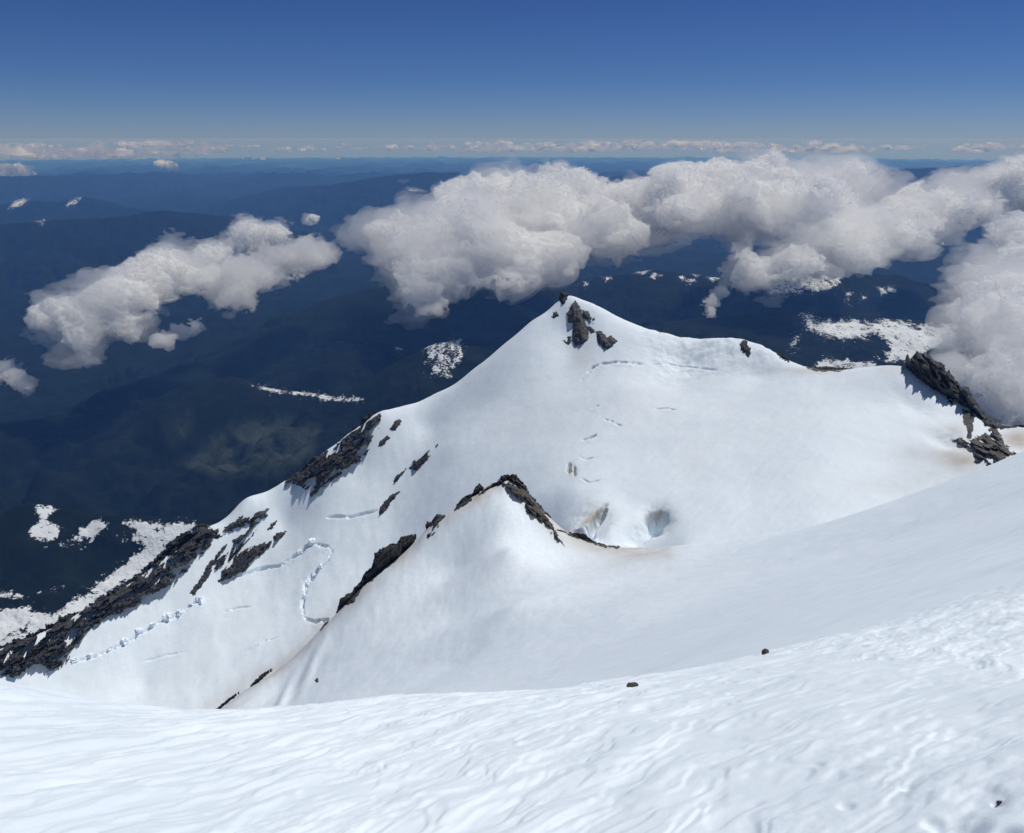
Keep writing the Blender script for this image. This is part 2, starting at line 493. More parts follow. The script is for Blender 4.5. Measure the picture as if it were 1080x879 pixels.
# the bowl and the faces above it, by height
for u, v, z in [(600,400,-245),(600,440,-265),(600,480,-280),(600,520,-289),(610,545,-291),(640,562,-287),(600,580,-304),(600,640,-325),
 (560,380,-234),(540,420,-267),(540,460,-291),(545,490,-302),(555,530,-311),(500,430,-283),(480,470,-311),(480,520,-338)]:
    mnt_pts.append((u, v, z / float(ray(u, v)[1])))
mnt_pts += [(660,410,787),(650,440,745),(655,490,666),(660,530,612),(665,560,572),(660,600,545),(660,650,520),
 (720,385,846),(720,410,792),(720,450,714),(720,500,640),(720,540,584),(720,580,535),(720,640,495),
 (800,395,803),(800,440,716),(800,480,652),(800,520,598),(800,560,548),(800,620,495),
 (870,412,752),(870,440,702),(870,480,640),(870,520,588),(870,560,540)]
lnm = np.concatenate([np.arange(math.log(480), math.log(560), 0.0016), np.arange(math.log(560), math.log(960), 0.00088), np.arange(math.log(960), math.log(1150), 0.004)])
mnt = Sheet(mnt_pts, -R(38), R(40), 1500, lnm, c=0.012)
X, Y, RR = mnt.X, mnt.Y, mnt.RR
mnt.Z += 1.3 * fbm(X / 85, Y / 85, 4, 60, 0.42) + 0.10 * fbm(X / 9, Y / 14, 3, 63)
U, V = mnt.uv()
front = RR < 930
rw = X * 0.8 + Y * 0.6, -X * 0.6 + Y * 0.8
mnt.Z += 0.22 * fbm(rw[0] / 34, rw[1] / 9, 4, 91, 0.55) + 0.30 * np.maximum(fbm(rw[0] / 60, rw[1] / 17, 3, 95), 0)      # wind ribs
mnt.Z += sstep(770, 850, RR) * sstep(650, 700, U) * 1.3 * fbm(X / 15, Y / 15, 3, 98)
lft = sstep(560, 380, U)
mnt.Z += lft * front * (0.9 * fbm((X + 0.4 * Y) / 40, (Y - 0.6 * X) / 110, 3, 66))
# crevasses: a slot with a raised lower lip
JU, JV = fbm(X / 22, Y / 22, 4, 71), fbm(X / 22, Y / 22, 4, 77)
KU, KV = 1.3 * fbm(X / 8, Y / 8, 3, 81), 1.3 * fbm(X / 8, Y / 8, 3, 85)
def slot(pts, width, depth, lip=0.0, below=1.0, jag=1.0):
    """a crack: a steep upper wall, a narrow floor, the lower side rising again"""
    us = [p[0] for p in pts]; vq = [p[1] for p in pts]
    b = (U > min(us) - 25) & (U < max(us) + 25) & (V > min(vq) - 25) & (V < max(vq) + 25) & front
    rows = np.nonzero(b.any(1))[0]; cols = np.nonzero(b.any(0))[0]
    if not len(rows): return
    w = (slice(rows[0], rows[-1] + 1), slice(cols[0], cols[-1] + 1))
    d, side = line_dist(U[w] + jag * JU[w], V[w] + jag * JV[w], pts)
    ds = d * side * below
    s_ = line_dist.s
    taper = np.clip(np.minimum(s_, 1 - s_) * 5, 0, 1) ** 0.7 * (0.65 + 0.5 * JV[w])
    taper = taper * (0.2 + 0.8 * sstep(-0.45, 0.1, KU[w] / 1.3 + 0.5 * JU[w]))
    wd = width * (0.5 + 0.5 * taper)
    m = sstep(-0.9, 0.5, ds) * np.exp(-(np.maximum(ds, 0) / wd) ** 2) * np.exp(-np.maximum(d - 3 * width, 0))
    mnt.Z[w] -= depth * 1.7 * m * taper * b[w]
    mnt.Z[w] += 0.35 * lip * np.exp(-((ds - 2.6 * width) / (1.5 * width)) ** 2) * taper * b[w]
slot([(612, 402), (617, 394), (624, 387), (634, 383.5), (648, 381), (665, 382), (682, 384)], 1.6, 5, 2.2)
slot([(682, 384), (700, 384), (730, 387), (762, 391)], 1.4, 2.2, 1.2)
slot([(637, 441), (645, 444), (656, 449)], 1.4, 3.5, .8)
slot([(614, 464), (622, 461), (630, 458)], 1.6, 4, 1.2)
slot([(612, 504), (622, 508), (634, 505)], 1.2, 3, .6)
slot([(690, 432), (704, 430), (716, 434)], 1.2, 1.5, .4); slot([(622, 430), (632, 427)], 1.2, 1.6, .4); slot([(610, 481), (618, 484), (627, 482)], 1.2, 2, .5)
slot([(344, 546), (356, 544.5), (370, 544.5), (384, 541), (399, 538)], 1.9, 8, 1.2)
slot([(250, 607), (266, 601), (280, 597.5), (292, 596), (303, 592)], 2.2, 9, 1.6)
slot([(300, 592), (309, 587), (316, 583), (322, 576), (332, 573), (345, 576), (350, 582)], 2.2, 8, 1.6, 1.0, 1.6)
slot([(350, 579), (347, 590), (340, 599), (332, 608), (325, 618), (320, 634), (320, 650)], 2.6, 8, 2.4, 1.0, 2.2)
slot([(319, 651), (332, 655), (347, 653)], 2.2, 8, 1.0)
slot([(74, 699), (110, 688), (135, 675), (160, 660), (185, 648), (212, 632)], 2.4, 4, 1.5, 1.0, 3.0)
slot([(232, 646), (250, 641), (266, 640)], 1.3, 1.5, .5); slot([(150, 700), (176, 690), (198, 688)], 1.4, 1.6, .5, 1, 2); slot([(255, 690), (280, 676), (300, 670)], 1.4, 1.2, .4, 1, 2)
# two melt pits in the crater floor and the hollow under the cliff
def pit(u, v, ru, rv, dep, tilt=0.0, pw=1.7):
    x = (U - u + KU) / ru; y = (V - v - tilt * (U - u) + KV) / rv
    mnt.Z[:] = mnt.Z - dep * np.exp(-((x * x + y * y) ** pw)) * front
pit(625, 548, 21, 15, 7, -0.1, 1.4); pit(630, 542, 9, 6, 14, -0.75, 2.6); pit(620, 550, 9, 3.5, 11, -0.5, 2.6); pit(624, 556, 3.5, 8, 8, 0.0, 2.0); pit(614, 557, 6, 4, -6, 0, 1.5)
pit(693, 548, 16, 15, 7, 0.0, 1.5); pit(693, 543, 11, 6.5, 14, 0.0, 2.6); pit(691, 552, 6.5, 8, 9, 0.3, 2.2); pit(676, 562, 14, 9, 5, -0.4, 1.4)
pit(600, 494, 2.2, 5, 7, 0.2, 2); pit(605.5, 497, 1.8, 4.5, 5, 0, 2)
pit(648, 564, 32, 10, 4, 0.1, 1.2)
pit(1000, 463, 22, 8, 6, 0.2, 1.1); pit(962, 424, 24, 12, 3.5, 0.5, 1.0)
mnt.finish()
U, V = mnt.uv()
dirt_shade_m = np.zeros_like(RR)
def stain_shade(u, v, ru, rv, a, tilt=0.0):
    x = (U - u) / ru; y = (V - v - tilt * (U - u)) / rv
    dirt_shade_m[:] += a * np.exp(-(x * x + y * y)) * front
stain_shade(1015, 486, 26, 12, 0.42, 0.1); stain_shade(975, 478, 30, 10, 0.22); stain_shade(1072, 464, 20, 12, 0.62); stain_shade(858, 392, 34, 5, 0.38)
stain_shade(950, 388, 22, 6, 0.35); stain_shade(1010, 452, 24, 14, 0.25); stain_shade(960, 505, 60, 14, 0.16, -0.2)
stain_shade(320, 690, 60, 16, 0.34, -0.75); stain_shade(370, 630, 40, 10, 0.25, -0.8); stain_shade(240, 735, 50, 14, 0.22, -0.6)
stain_shade(629, 543, 9, 6, 0.45, -.7); stain_shade(694, 544, 9, 6.5, 0.4); stain_shade(620, 550, 8, 3, .35, -.5); stain_shade(627, 545, 20, 14, 0.2); stain_shade(694, 549, 16, 13, 0.22); stain_shade(600, 560, 16, 6, 0.3); stain_shade(604, 497, 6, 7, 0.35); stain_shade(612, 375, 10, 14, 0.18)  # in the pits: ash dirt, strengthened to paint in the shade inside them
stain_shade(700, 430, 200, 60, 0.05)
mnt.build('mountain', snow_material('mountain_snow', False), {'dirt_shade': dirt_shade_m * 1.5})
o = bpy.data.objects['mountain']; tag(o, 'pointed snow peak with a bowl of smooth snow and a crevassed glacier falling left', 'mountain', kind='structure')

# ------------------------------------------------------------------ the low country: forested ridges out to the horizon
lnh = np.concatenate([np.arange(math.log(1350), math.log(14000), 0.0042), np.arange(math.log(14000), math.log(152000), 0.0056)])
haz = np.linspace(A0, A1, 980)
AZ, LN = np.meshgrid(haz, lnh); RR = np.exp(LN)
X, Y = RR * np.sin(AZ), RR * np.cos(AZ)
km = RR / 1000.0
big = fbm(X / 9000, Y / 9000, 3, 101, 0.5, ridged=True)
hz = -2780 + 170 * fbm(X / 2600, Y / 2600, 5, 105, 0.55)
hz = hz + sstep(24, 45, km) * (350 + 420 * big + 130 * fbm(X / 4000, Y / 4000, 4, 111, ridged=True))
hz = hz + sstep(9, 15, km) * (1 - sstep(38, 50, km)) * (120 + 210 * fbm(X / 5200, Y / 5200, 5, 161, 0.5, ridged=True))
warp = 1 + 0.35 * fbm(X / 1500, Y / 1500, 4, 121, 0.55, ridged=True)
crag = fbm(X / 900, Y / 900, 5, 131, 0.55, ridged=True)
def ridge(pts, k_near, k_far, rough=55.0, rnd=150.0):
    global hz
    p = [at(u, v, r) for u, v, r in pts]
    best = np.full(X.shape, -1e9)
    for a, b in zip(p[:-1], p[1:]):
        ex, ey = b[0] - a[0], b[1] - a[1]
        t = np.clip(((X - a[0]) * ex + (Y - a[1]) * ey) / (ex * ex + ey * ey), 0, 1)
        dx, dy = X - a[0] - t * ex, Y - a[1] - t * ey
        d = np.sqrt(dx * dx + dy * dy)
        zc = a[2] + t * (b[2] - a[2])
        k = np.where((a[0] + t * ex) ** 2 + (a[1] + t * ey) ** 2 > RR * RR, k_near, k_far)
        dd = np.sqrt(d * d + rnd * rnd) - rnd
        best = np.maximum(best, zc - k * dd * warp + rough * (crag - 0.6) * sstep(0, 900, d + 120))
    m = np.clip(0.5 + (best - hz) / 240.0, 0, 1)           # rounded join with what lies below
    hz = hz * (1 - m) + best * m - 0
ridge([(-200,184,40e3),(60,183,38e3),(150,180,40e3),(260,186,42e3)], .2, .2, 90)
ridge([(-100,220,28e3),(0,214,27e3),(40,210,26e3),(60,212,26e3),(88,206,26e3),(110,213,26e3),(150,220,25e3),(200,226,26e3),(260,240,26e3)], .3, .3, 60)
ridge([(-100,238,18e3),(0,236,18e3),(60,231,18e3),(120,229,18e3),(170,221,18e3),(215,225,18.3e3),(262,230,19e3),(300,246,19e3)], .26, .3, 60)
ridge([(190,222,33e3),(260,205,31e3),(300,196,30e3),(350,193,29e3),(400,185,28e3),(450,180,28e3),(500,181,28e3),(560,186,29e3),(640,184,31e3),(740,180,34e3)], .22, .3, 70)
ridge([(960,176,30e3),(1040,172,29e3),(1120,170,30e3)], .25, .3, 60)
ridge([(150,402,8.6e3),(200,385,9e3),(250,367,9.3e3),(300,342,9.6e3),(360,312,10e3),(420,300,10.6e3),(480,296,11e3)], .32, .42, 50)
ridge([(-60,452,8.4e3),(60,440,8.2e3),(150,432,7.6e3),(200,405,7.2e3),(240,398,7e3),(270,409,6.8e3),(330,415,6.5e3),(380,418,6.3e3),(430,385,6.3e3),(468,362,6.4e3),(500,366,6.5e3)], .36, .5, 40, 80)
ridge([(540,318,12.5e3),(620,294,12e3),(690,285,12e3),(760,293,12e3),(820,300,12e3)], .32, .4, 60)
ridge([(790,300,11.4e3),(850,288,11.2e3),(885,285,11.2e3),(940,290,11.5e3),(1000,305,12e3)], .3, .4, 50)
ridge([(770,365,8.4e3),(842,328,8.2e3),(870,330,8.1e3),(905,334,8e3),(960,337,8e3),(1040,343,8.1e3),(1130,350,8.2e3)], .10, .5, 30, 60)
ridge([(800,395,6.3e3),(860,387,6.3e3),(960,378,6.4e3),(1050,372,6.5e3),(1130,372,6.5e3)], .30, .35, 30, 60)
# lower flank of the volcano on the left, ending in a bench above the valley
flank = np.interp(RR, [1350, 2200, 2700, 3500, 4000, 4400, 5200, 6500], [-1250, -1660, -1830, -1985, -2030, -2170, -2640, -2900])
flank = flank + 22 * fbm(X / 240, Y / 240, 5, 141, 0.55, ridged=True) + 45 * fbm(X / 700, Y / 700, 3, 145)
flank = flank + 75 * np.clip((-0.41 - AZ) / 0.12, -0.5, 1.6) * sstep(2600, 4000, RR)
hz = np.maximum(hz, flank - sstep(-0.30, -0.18, AZ) * 900)
ridge([(-90,566,4.1e3),(-20,552,4.1e3),(30,531,4.2e3),(54,533,4.2e3),(76,551,4.15e3),(110,545,4.1e3),(150,545,4.05e3),(200,549,4.0e3),(250,545,3.9e3)], .46, 1.0, 22, 40)
Z = hz + np.clip(km / 8, 0.3, 2) * 9 * fbm(X / 210, Y / 210, 4, 151, 0.6) * (1 - sstep(30, 60, km))
# earth's own curve
Z = Z - RR ** 2 / (2 * 7.4e6)
U, V = project(X, Y, Z)
snowm = np.full(RR.shape, -1.0)
def snow_poly(poly, inner=0.85, soft=7, rlo=0, rhi=1e9):
    us = [p[0] for p in poly]; vsq = [p[1] for p in poly]
    m = (U > min(us) - 12) & (U < max(us) + 12) & (V > min(vsq) - 12) & (V < max(vsq) + 12) & (RR > rlo) & (RR < rhi)
    if not m.any(): return
    sd = in_poly(U[m], V[m], poly)
    val = np.where(sd < -7, -1.0, 0.12 + (inner - 0.12) * sstep(-3.5, soft, sd))
    snowm[m] = np.maximum(snowm[m], val)
snow_poly([(840,328),(869,327),(860,335),(885,335),(902,331),(916,338),(935,333),(952,334),(963,340),(991,338),(1024,340),(1044,349),(1055,372),(1030,366),(1016,368),(985,374),(960,386),(935,384),(924,377),(935,366),(924,357),(891,363),(869,358),(849,347)], 0.74, 11, 5e3, 9.5e3)
snow_poly([(855,384),(874,377),(919,380),(935,387),(915,392),(858,392)], 0.66, 6, 5e3, 9.5e3)
snow_poly([(990,360),(1060,358),(1060,410),(1000,392)], 0.36, 6, 5e3, 9.5e3)
snow_poly([(800,302),(830,290),(885,285),(890,296),(880,306),(840,312),(812,312)], 0.62, 6, 9e3, 14e3)
snow_poly([(925,304),(945,304),(945,309),(930,309)], 0.7, 3, 7e3, 14e3)
for a, b, c in ((678, 287, 6), (690, 291, 5), (640, 294, 4), (718, 293, 4), (735, 289, 5), (752, 293, 5), (728, 296, 5), (616, 300, 3), (897, 310, 3), (910, 314, 2.5), (895, 319, 3)):
    snow_poly([(a - c * 1.4, b), (a, b - c * .5), (a + c * 1.4, b - c * .2), (a, b + c * .6)], 0.62, 3, 5e3, 14e3)
snow_poly([(414,359),(428,355),(434,362),(424,371),(415,368)], 0.7, 5, 4e3, 9e3)
snow_poly([(444,358),(462,353),(490,357),(490,380),(476,397),(455,396),(447,380)], 0.52, 7, 4e3, 9e3)
snow_poly([(266,408),(286,409),(300,413),(330,415),(350,419),(383,421),(383,424),(345,422),(318,416),(284,413)], 0.62, 2, 4e3, 9e3)
snow_poly([(838,372),(846,352),(842,350),(830,368)], 0.42, 3, 5e3, 9e3)
snow_poly([(9,220),(15,213),(20,211),(29,210),(26,215),(19,218)], .66, 3, 15e3, 40e3); snow_poly([(69,219),(72,214),(78,211),(85,209),(82,214),(76,216)], .62, 3, 15e3, 40e3); snow_poly([(38,233),(48,233),(45,236)], .55, 2)
for q in ([(33,533),(55,528),(62,538),(54,546),(66,558),(64,570),(42,574),(28,560),(38,549)], [(60,575),(88,555),(95,546),(118,549),(117,560),(98,570),(66,580)],
          [(124,551),(145,544),(165,551),(195,549),(216,549),(192,575),(160,598),(122,622),(92,646),(60,664),(30,676),(-30,700),(-30,648),(10,641),(28,638),(52,648),(85,626),(110,608),(132,592),(148,577),(124,571),(142,561)],
          [(-20,620),(20,623),(38,628),(30,633),(-20,634)], [(34,626),(60,614),(66,618),(44,630)]):
    snow_poly(q, 0.78, 8, 1e3, 5.2e3)
mead = np.zeros(RR.shape)
for q, a in (([(192,488),(222,462),(243,446),(270,440),(300,438),(340,452),(330,478),(300,500),(235,502),(205,498)], 0.9), ([(184,440),(200,432),(206,442),(196,462),(182,468)], 0.6), ([(122,462),(142,448),(136,465)], 0.4)):
    m = (U > 100) & (U < 360) & (V > 420) & (V < 515) & (RR < 9e3)
    mead[m] = np.maximum(mead[m], a * sstep(-6, 8, in_poly(U[m], V[m], q)))
co = np.stack([X, Y, Z], -1)
hills = link('hills', co, grid_faces(*X.shape), hills_material(), attrs={'snow': snowm, 'meadow': mead})
tag(hills, 'dark forested ridges and valleys far below the peak, dotted with old snow', 'hills', kind='structure')
LOWEST = float(Z.min())

# ------------------------------------------------------------------ the air: one even box of haze
def box(name, lo, hi, mat):
    co = [(x, y, z) for z in (lo[2], hi[2]) for y in (lo[1], hi[1]) for x in (lo[0], hi[0])]
    return link(name, co, [(0, 2, 3, 1), (4, 5, 7, 6), (0, 1, 5, 4), (2, 6, 7, 3), (0, 4, 6, 2), (1, 3, 7, 5)], mat, smooth=False)
k = Nodes('haze_air'); k.t.nodes.remove(k.p)
pv = k.new('ShaderNodeVolumePrincipled')
pv.inputs['Color'].default_value = (0.16, 0.40, 1.0, 1)
pv.inputs['Absorption Color'].default_value = (1, 1, 1, 1)
pv.inputs['Density'].default_value = 2.4e-5
pv.inputs['Anisotropy'].default_value = 0.1
k.to(pv.outputs[0], k.out.inputs['Volume'])
air = box('haze', (-165e3, -2000, LOWEST - 1), (165e3, 165e3, 6.0), k.m)
tag(air, kind='stuff')

# ------------------------------------------------------------------ rock outcrops: solid crags set into the snow
BASALT = rock_material('dark_rock', (0.036, 0.036, 0.037), (0.145, 0.138, 0.130), 0.80, 0.10)
CLIFF = rock_material('cliff_rock', (0.055, 0.054, 0.052), (0.20, 0.19, 0.175), 0.84, 0.14)
RIBROCK = rock_material('brown_rock', (0.05, 0.047, 0.042), (0.21, 0.19, 0.155), 0.80, 0.30)
RUBBLE = rock_material('rubble', (0.09, 0.08, 0.07), (0.26, 0.23, 0.195), 1.05, 0.25)

def crag(name, poly, sheet, mat, label, thick=5.0, step=0.8, jag=1.2, rmin=300, seed=0, group=None, cat='rock outcrop', lean=0.6, relief=0.7, edge=5.0, holes=0.0, parent=None):
    poly = np.asarray(poly, float)
    u0, v0 = poly.min(0) - 4; u1, v1 = poly.max(0) + 4
    us = np.arange(u0, u1 + step, step); vs_ = np.arange(v0, v1 + step, step)
    Ug, Vg = np.meshgrid(us, vs_)
    hit, cr = sheet.hit(Ug, Vg, rmin)
    sky_ = np.isnan(hit)
    r = np.where(sky_, cr, hit)
    sd = in_poly(Ug, Vg, poly)
    ln_ = 5.0
    n1 = fbm(Ug / 7 + seed, Vg / 7, 4, 200 + seed, 0.6)
    sd = sd + jag * n1 + 0.7 * fbm(Ug / 2.6 + seed, Vg / 2.6, 2, 215 + seed)
    c, s = math.cos(lean), math.sin(lean)
    al, ac = Ug * c + Vg * s, -Ug * s + Vg * c
    rid = fbm(al / 26 + seed, ac / 9, 5, 230 + seed, 0.58, ridged=True)
    pits = fbm(al / 22 + seed, ac / 5.5, 4, 260 + seed, 0.6)
    mpp = r / FPX
    prof = np.tanh(sd / edge)
    h = thick * prof + relief * thick * rid * sstep(-1, edge * 1.2, sd) - holes * thick * sstep(0.05, 0.35, pits) * 14.0 + 0.45 * mpp * fbm(Ug / 2.2, Vg / 2.2, 2, 290 + seed)
    h = np.where(sky_, np.maximum(h, -0.5), np.maximum(h, -2.0 * mpp))
    keep = sd > np.where(sky_, 0.0, -2.6)
    q = keep[:-1, :-1] & keep[1:, :-1] & keep[:-1, 1:] & keep[1:, 1:]
    if not q.any(): return None
    ny, nx = Ug.shape
    front = at(Ug, Vg, r - h)
    back = at(Ug, Vg, r + 1.3 * thick + 3 * mpp)
    back[..., 2] -= 0.6 * thick + 1.5 * mpp
    idx = np.arange(ny * nx).reshape(ny, nx)
    a, b, c_, d = idx[:-1, :-1][q], idx[:-1, 1:][q], idx[1:, 1:][q], idx[1:, :-1][q]
    F = [np.stack([a, d, c_, b], 1), np.stack([a, b, c_, d], 1) + ny * nx]
    # side walls along the edge of the kept cells
    qp = np.pad(q, 1)
    N = ny * nx
    ii, jj = np.nonzero(q)
    for di, dj, (e0, e1) in ((-1, 0, ((0, 0), (0, 1))), (1, 0, ((1, 1), (1, 0))), (0, -1, ((1, 0), (0, 0))), (0, 1, ((0, 1), (1, 1)))):
        m = ~qp[ii + 1 + di, jj + 1 + dj]
        p0 = idx[ii[m] + e0[0], jj[m] + e0[1]]; p1 = idx[ii[m] + e1[0], jj[m] + e1[1]]
        F.append(np.stack([p0, p1, p1 + N, p0 + N], 1))
    F = np.concatenate(F)
    used, inv = np.unique(F, return_inverse=True)
    allv = np.concatenate([front.reshape(-1, 3), back.reshape(-1, 3)])
    co = allv[used]
    o = link(name, co, inv.reshape(-1, 4), mat, parent, smooth=False)
    if parent is None: tag(o, label, cat, group)
    return o

GR = 'rock outcrops on the snow peak'
crag('rock_outcrop', [(607,317),(613,326),(616,338),(621,350),(620,359),(614,364),(605,365),(603,352),(605,340),(599,340),(598,331),(603,322)], mnt, CLIFF, 'grey streaked rock face standing just under the pointed summit', 4, .5, 1.0, 600, 1, GR, lean=1.4)
crag('rock_outcrop', [(629,349),(634,350),(640,356),(645,353.5),(651,360),(644,366.5),(638,369),(634,364),(630,361)], mnt, CLIFF, 'blunt rock lump low on the right of the summit rock face', 4, .5, .9, 600, 2, GR, lean=1.0)
crag('rock_outcrop', [(614,328),(620,329),(626,337),(624,345),(630,351),(623,352),(618,342)], mnt, CLIFF, 'speckled scatter of rock half buried between face and lump under the summit', 2, .5, 2.6, 600, 3, GR, holes=.6)
crag('rock_outcrop', [(588.5,312.5),(592,307.5),(596,306.8),(600,311),(597,317),(594,323),(591,317)], mnt, BASALT, 'snow-capped rock knob forming the very tip of the peak', 4, .4, .6, 600, 4, GR, lean=1.3)
crag('rock_outcrop', [(581,335),(584,331),(587,327.5),(589,333),(585,336)], mnt, BASALT, 'tiny rock spot left of the summit rock face', 2, .4, .6, 600, 5, GR)
crag('rock_outcrop', [(593,359),(598,361),(599,355),(602,354.5),(602.5,363),(598,363.5)], mnt, BASALT, 'small dark rock hook at the lower left foot of the summit face', 2, .4, .5, 600, 6, GR)
crag('rock_outcrop', [(779,364),(783,360),(785,356.5),(789,359),(788,364),(792,368),(789,377),(786,372),(783,375),(782,368)], mnt, BASALT, 'lone dark rock block standing on the snowy skyline right of the summit', 2.5, .4, 1.9, 600, 7, GR, lean=1.4)
crag('rock_outcrop', [(818,372),(826,374),(834,379),(832,382),(822,377)], mnt, BASALT, 'low dark rock lip on the skyline where the crater rim dips', 2, .5, .8, 600, 8, GR)
crag('rock_outcrop', [(851,388),(862,386.5),(884,387),(900,389),(880,392),(858,392)], mnt, RUBBLE, 'thin brown rubble strip along the low notch of the crater rim', 2, .5, .8, 600, 9, GR)
crag('rock_cliff', [(957,388),(955,380),(957,372),(960,378),(967,370.5),(974,373),(981,375.5),(989,381),(996,385),(998,391),(1001,389),(1004,394),(1007,400),(1010,402),(1014,409),(1017,407),(1022,409),(1026,417),(1030,424),(1035,432),(1039,438),(1050,445.5),(1063,449),(1050,452),(1040,449),(1030,438),(1020,430),(1010,425),(996,417),(977,406),(964,396)], mnt, CLIFF, 'long jagged dark cliff band descending along the crater rim on the right', 7, .5, 1.0, 500, 10, GR, 'cliff', lean=0.95, relief=1.0)
crag('rock_outcrop', [(1015,431),(1027,436),(1026,452),(1024,463),(1021,463),(1019,450),(1016,446)], mnt, CLIFF, 'dark tapering rock tongue hanging below the jagged cliff band', 2, .5, .8, 500, 11, GR, lean=1.5)
crag('rock_outcrop', [(998,418),(1001,419),(1002,425),(999,424),(1004,421),(1006,427),(1004,428)], mnt, CLIFF, 'tiny pair of rock drips under the middle of the cliff band', 1.5, .4, .4, 500, 12, GR)
crag('rubble_bank', [(1001,462),(1012,464),(1023,463.5),(1037,459),(1046,451),(1053,452),(1056,463),(1066,474),(1073,478),(1062,486),(1046,492),(1028,487),(1026,478),(1014,470)], mnt, RUBBLE, 'bare brown rubble bank below the cliff at the edge of the near slope', 3.5, .5, 2.2, 500, 13, GR, 'rubble bank', lean=0.5, edge=4, relief=1.1, holes=.14)
crag('rock_outcrop', [(1052,450),(1064,448.5),(1082,448),(1082,450.5),(1066,451.5),(1055,453)], mnt, BASALT, 'thin dark rock line along the skyline above the tan snow patch', 2, .5, .4, 500, 14, GR)
# down the left-hand ridge
crag('rock_outcrop', [(402,437),(394,434),(383,440),(375,450),(364,461),(346,474),(326,485),(322,493),(306,500),(291,515),(305,511),(315,512),(326,518),(328,527),(337,516),(355,504),(364,495),(378,488),(389,477),(393,461),(401,447)], mnt, BASALT, 'broad dark rock band on the left skyline ridge below the summit', 5, .7, 2.6, 600, 20, GR, lean=-0.72, holes=.6)
crag('rock_outcrop', [(411,453),(415,446),(420,442),(424,444),(417,454)], mnt, BASALT, 'small rock sliver just right of the broad ridge band, upper of two', 2.5, .5, .8, 600, 21, GR, lean=-.7)
crag('rock_outcrop', [(398,471),(401,466),(408,460),(411,462),(403,471)], mnt, BASALT, 'small rock sliver just right of the broad ridge band, lower of two', 2.5, .5, .8, 600, 22, GR, lean=-.7)
crag('rock_outcrop', [(464,468),(455,473),(442,480),(431,493),(415,511),(416,504),(428,494),(439,497),(452,484)], mnt, BASALT, 'long slanting rock streak alone on the open snow left of the peak', 4, .55, 1.1, 600, 23, GR, lean=-.75, holes=.25)
crag('rock_outcrop', [(423,518),(414,521),(406,529),(400,537),(399,545),(408,537),(415,526)], mnt, BASALT, 'slanting rock streak at the right end of the upper crevasse', 4, .55, .9, 600, 24, GR, lean=-.8)
crag('rock_outcrop', [(285,536),(276,539),(258,543),(244,552),(230,561),(216,570),(232,567),(250,556),(263,552),(281,546)], mnt, BASALT, 'thin rock rib running up from the top of the big dark ridge', 3.5, .6, 1.9, 600, 25, GR, lean=-.6, holes=.5)
crag('rock_outcrop', [(274,551),(266,551),(258,563),(241,573),(230,582),(224,594),(225,603),(246,588),(262,570),(269,561)], mnt, BASALT, 'ragged rock streak between the thin rib and the widest streak', 4, .6, 1.8, 600, 26, GR, lean=-.8, holes=.5)
crag('rock_outcrop', [(303,560),(291,563),(281,572),(257,579),(246,590),(234,602),(230,614),(246,609),(260,600),(273,588),(284,577),(297,569)], mnt, BASALT, 'widest dark rock streak just above the long crevasse', 4.5, .6, 1.4, 600, 27, GR, lean=-.8, holes=.3)
crag('rock_outcrop', [(292,549),(286,553),(282,559),(287,558)], mnt, BASALT, 'pea-sized rock above the widest dark streak', 2, .5, .5, 600, 28, GR)
crag('rock_outcrop', [(228,589),(221,592),(214,606),(206,620),(211,621),(220,608)], mnt, BASALT, 'short narrow rock streak at the left end of the streaked snow', 3, .5, 1.0, 600, 29, GR, lean=-.9)
crag('rock_outcrop', [(213,614),(206,617),(200,626),(206,627)], mnt, BASALT, 'small rock fleck above the row of ice blocks', 2.5, .5, .8, 600, 30, GR, lean=-.9)
crag('rock_ridge', [(214,553),(193,561),(178,573),(166,585),(146,605),(127,617),(109,627),(91,640),(64,652),(34,667),(-14,686),(-14,712),(5,710),(14,714),(27,707),(44,700),(55,710),(70,698),(80,680),(100,659),(127,647),(157,632),(182,618),(200,597),(220,577),(232,560),(224,553)], mnt, BASALT, 'big dark rock ridge running down to the lower left corner of the peak', 6, .9, 3.2, 600, 31, GR, 'rock ridge', lean=-.62, holes=.62, edge=6, relief=.6)
# on the near rib
GB = 'rocks along the near snow rib'
crag('rib_summit_rock', [(503,524),(510,516),(518,511),(527,504),(536,500),(544,500.5),(554,511),(559,521),(570,533),(581,546),(584,558),(597,577),(586,567),(575,555),(564,546),(554,539),(551,530),(544,526),(536,520),(527,511),(516,516)], slope, RIBROCK, 'brown craggy rock crowning the small near peak and running down its right edge', 2.6, .5, 1.4, 200, 40, GB, 'rock outcrop', lean=0.75, relief=.9, edge=4, holes=.42)
crag('rock_outcrop', [(497,522),(501,514),(505,509.5),(510,514),(506,518)], slope, BASALT, 'pointed stone left of the brown crag, higher of the two', 1.6, .4, .6, 200, 41, GB)
crag('rock_outcrop', [(478,540),(483,530),(488,524),(497,520.5),(498,528),(486,536)], slope, BASALT, 'dark block on the rib just below the pointed stone', 1.8, .45, .8, 200, 42, GB, lean=-.7)
crag('rock_outcrop', [(449,558),(450,549),(455,551),(460,542),(470,543),(464,552),(458,563),(450,568)], slope, BASALT, 'broken knot of rock midway along the rib', 1.6, .45, 1.0, 200, 43, GB, lean=-.8, holes=.3)
crag('rock_outcrop', [(586,558),(600,561),(619,563.5),(624,570),(638,574),(656,576.5),(650,578.5),(634,577),(618,571),(602,566)], slope, RIBROCK, 'thin brown rock lip along the saddle in front of the melt pits', 1.3, .5, .9, 200, 44, GB, lean=.2, edge=2, holes=.3)
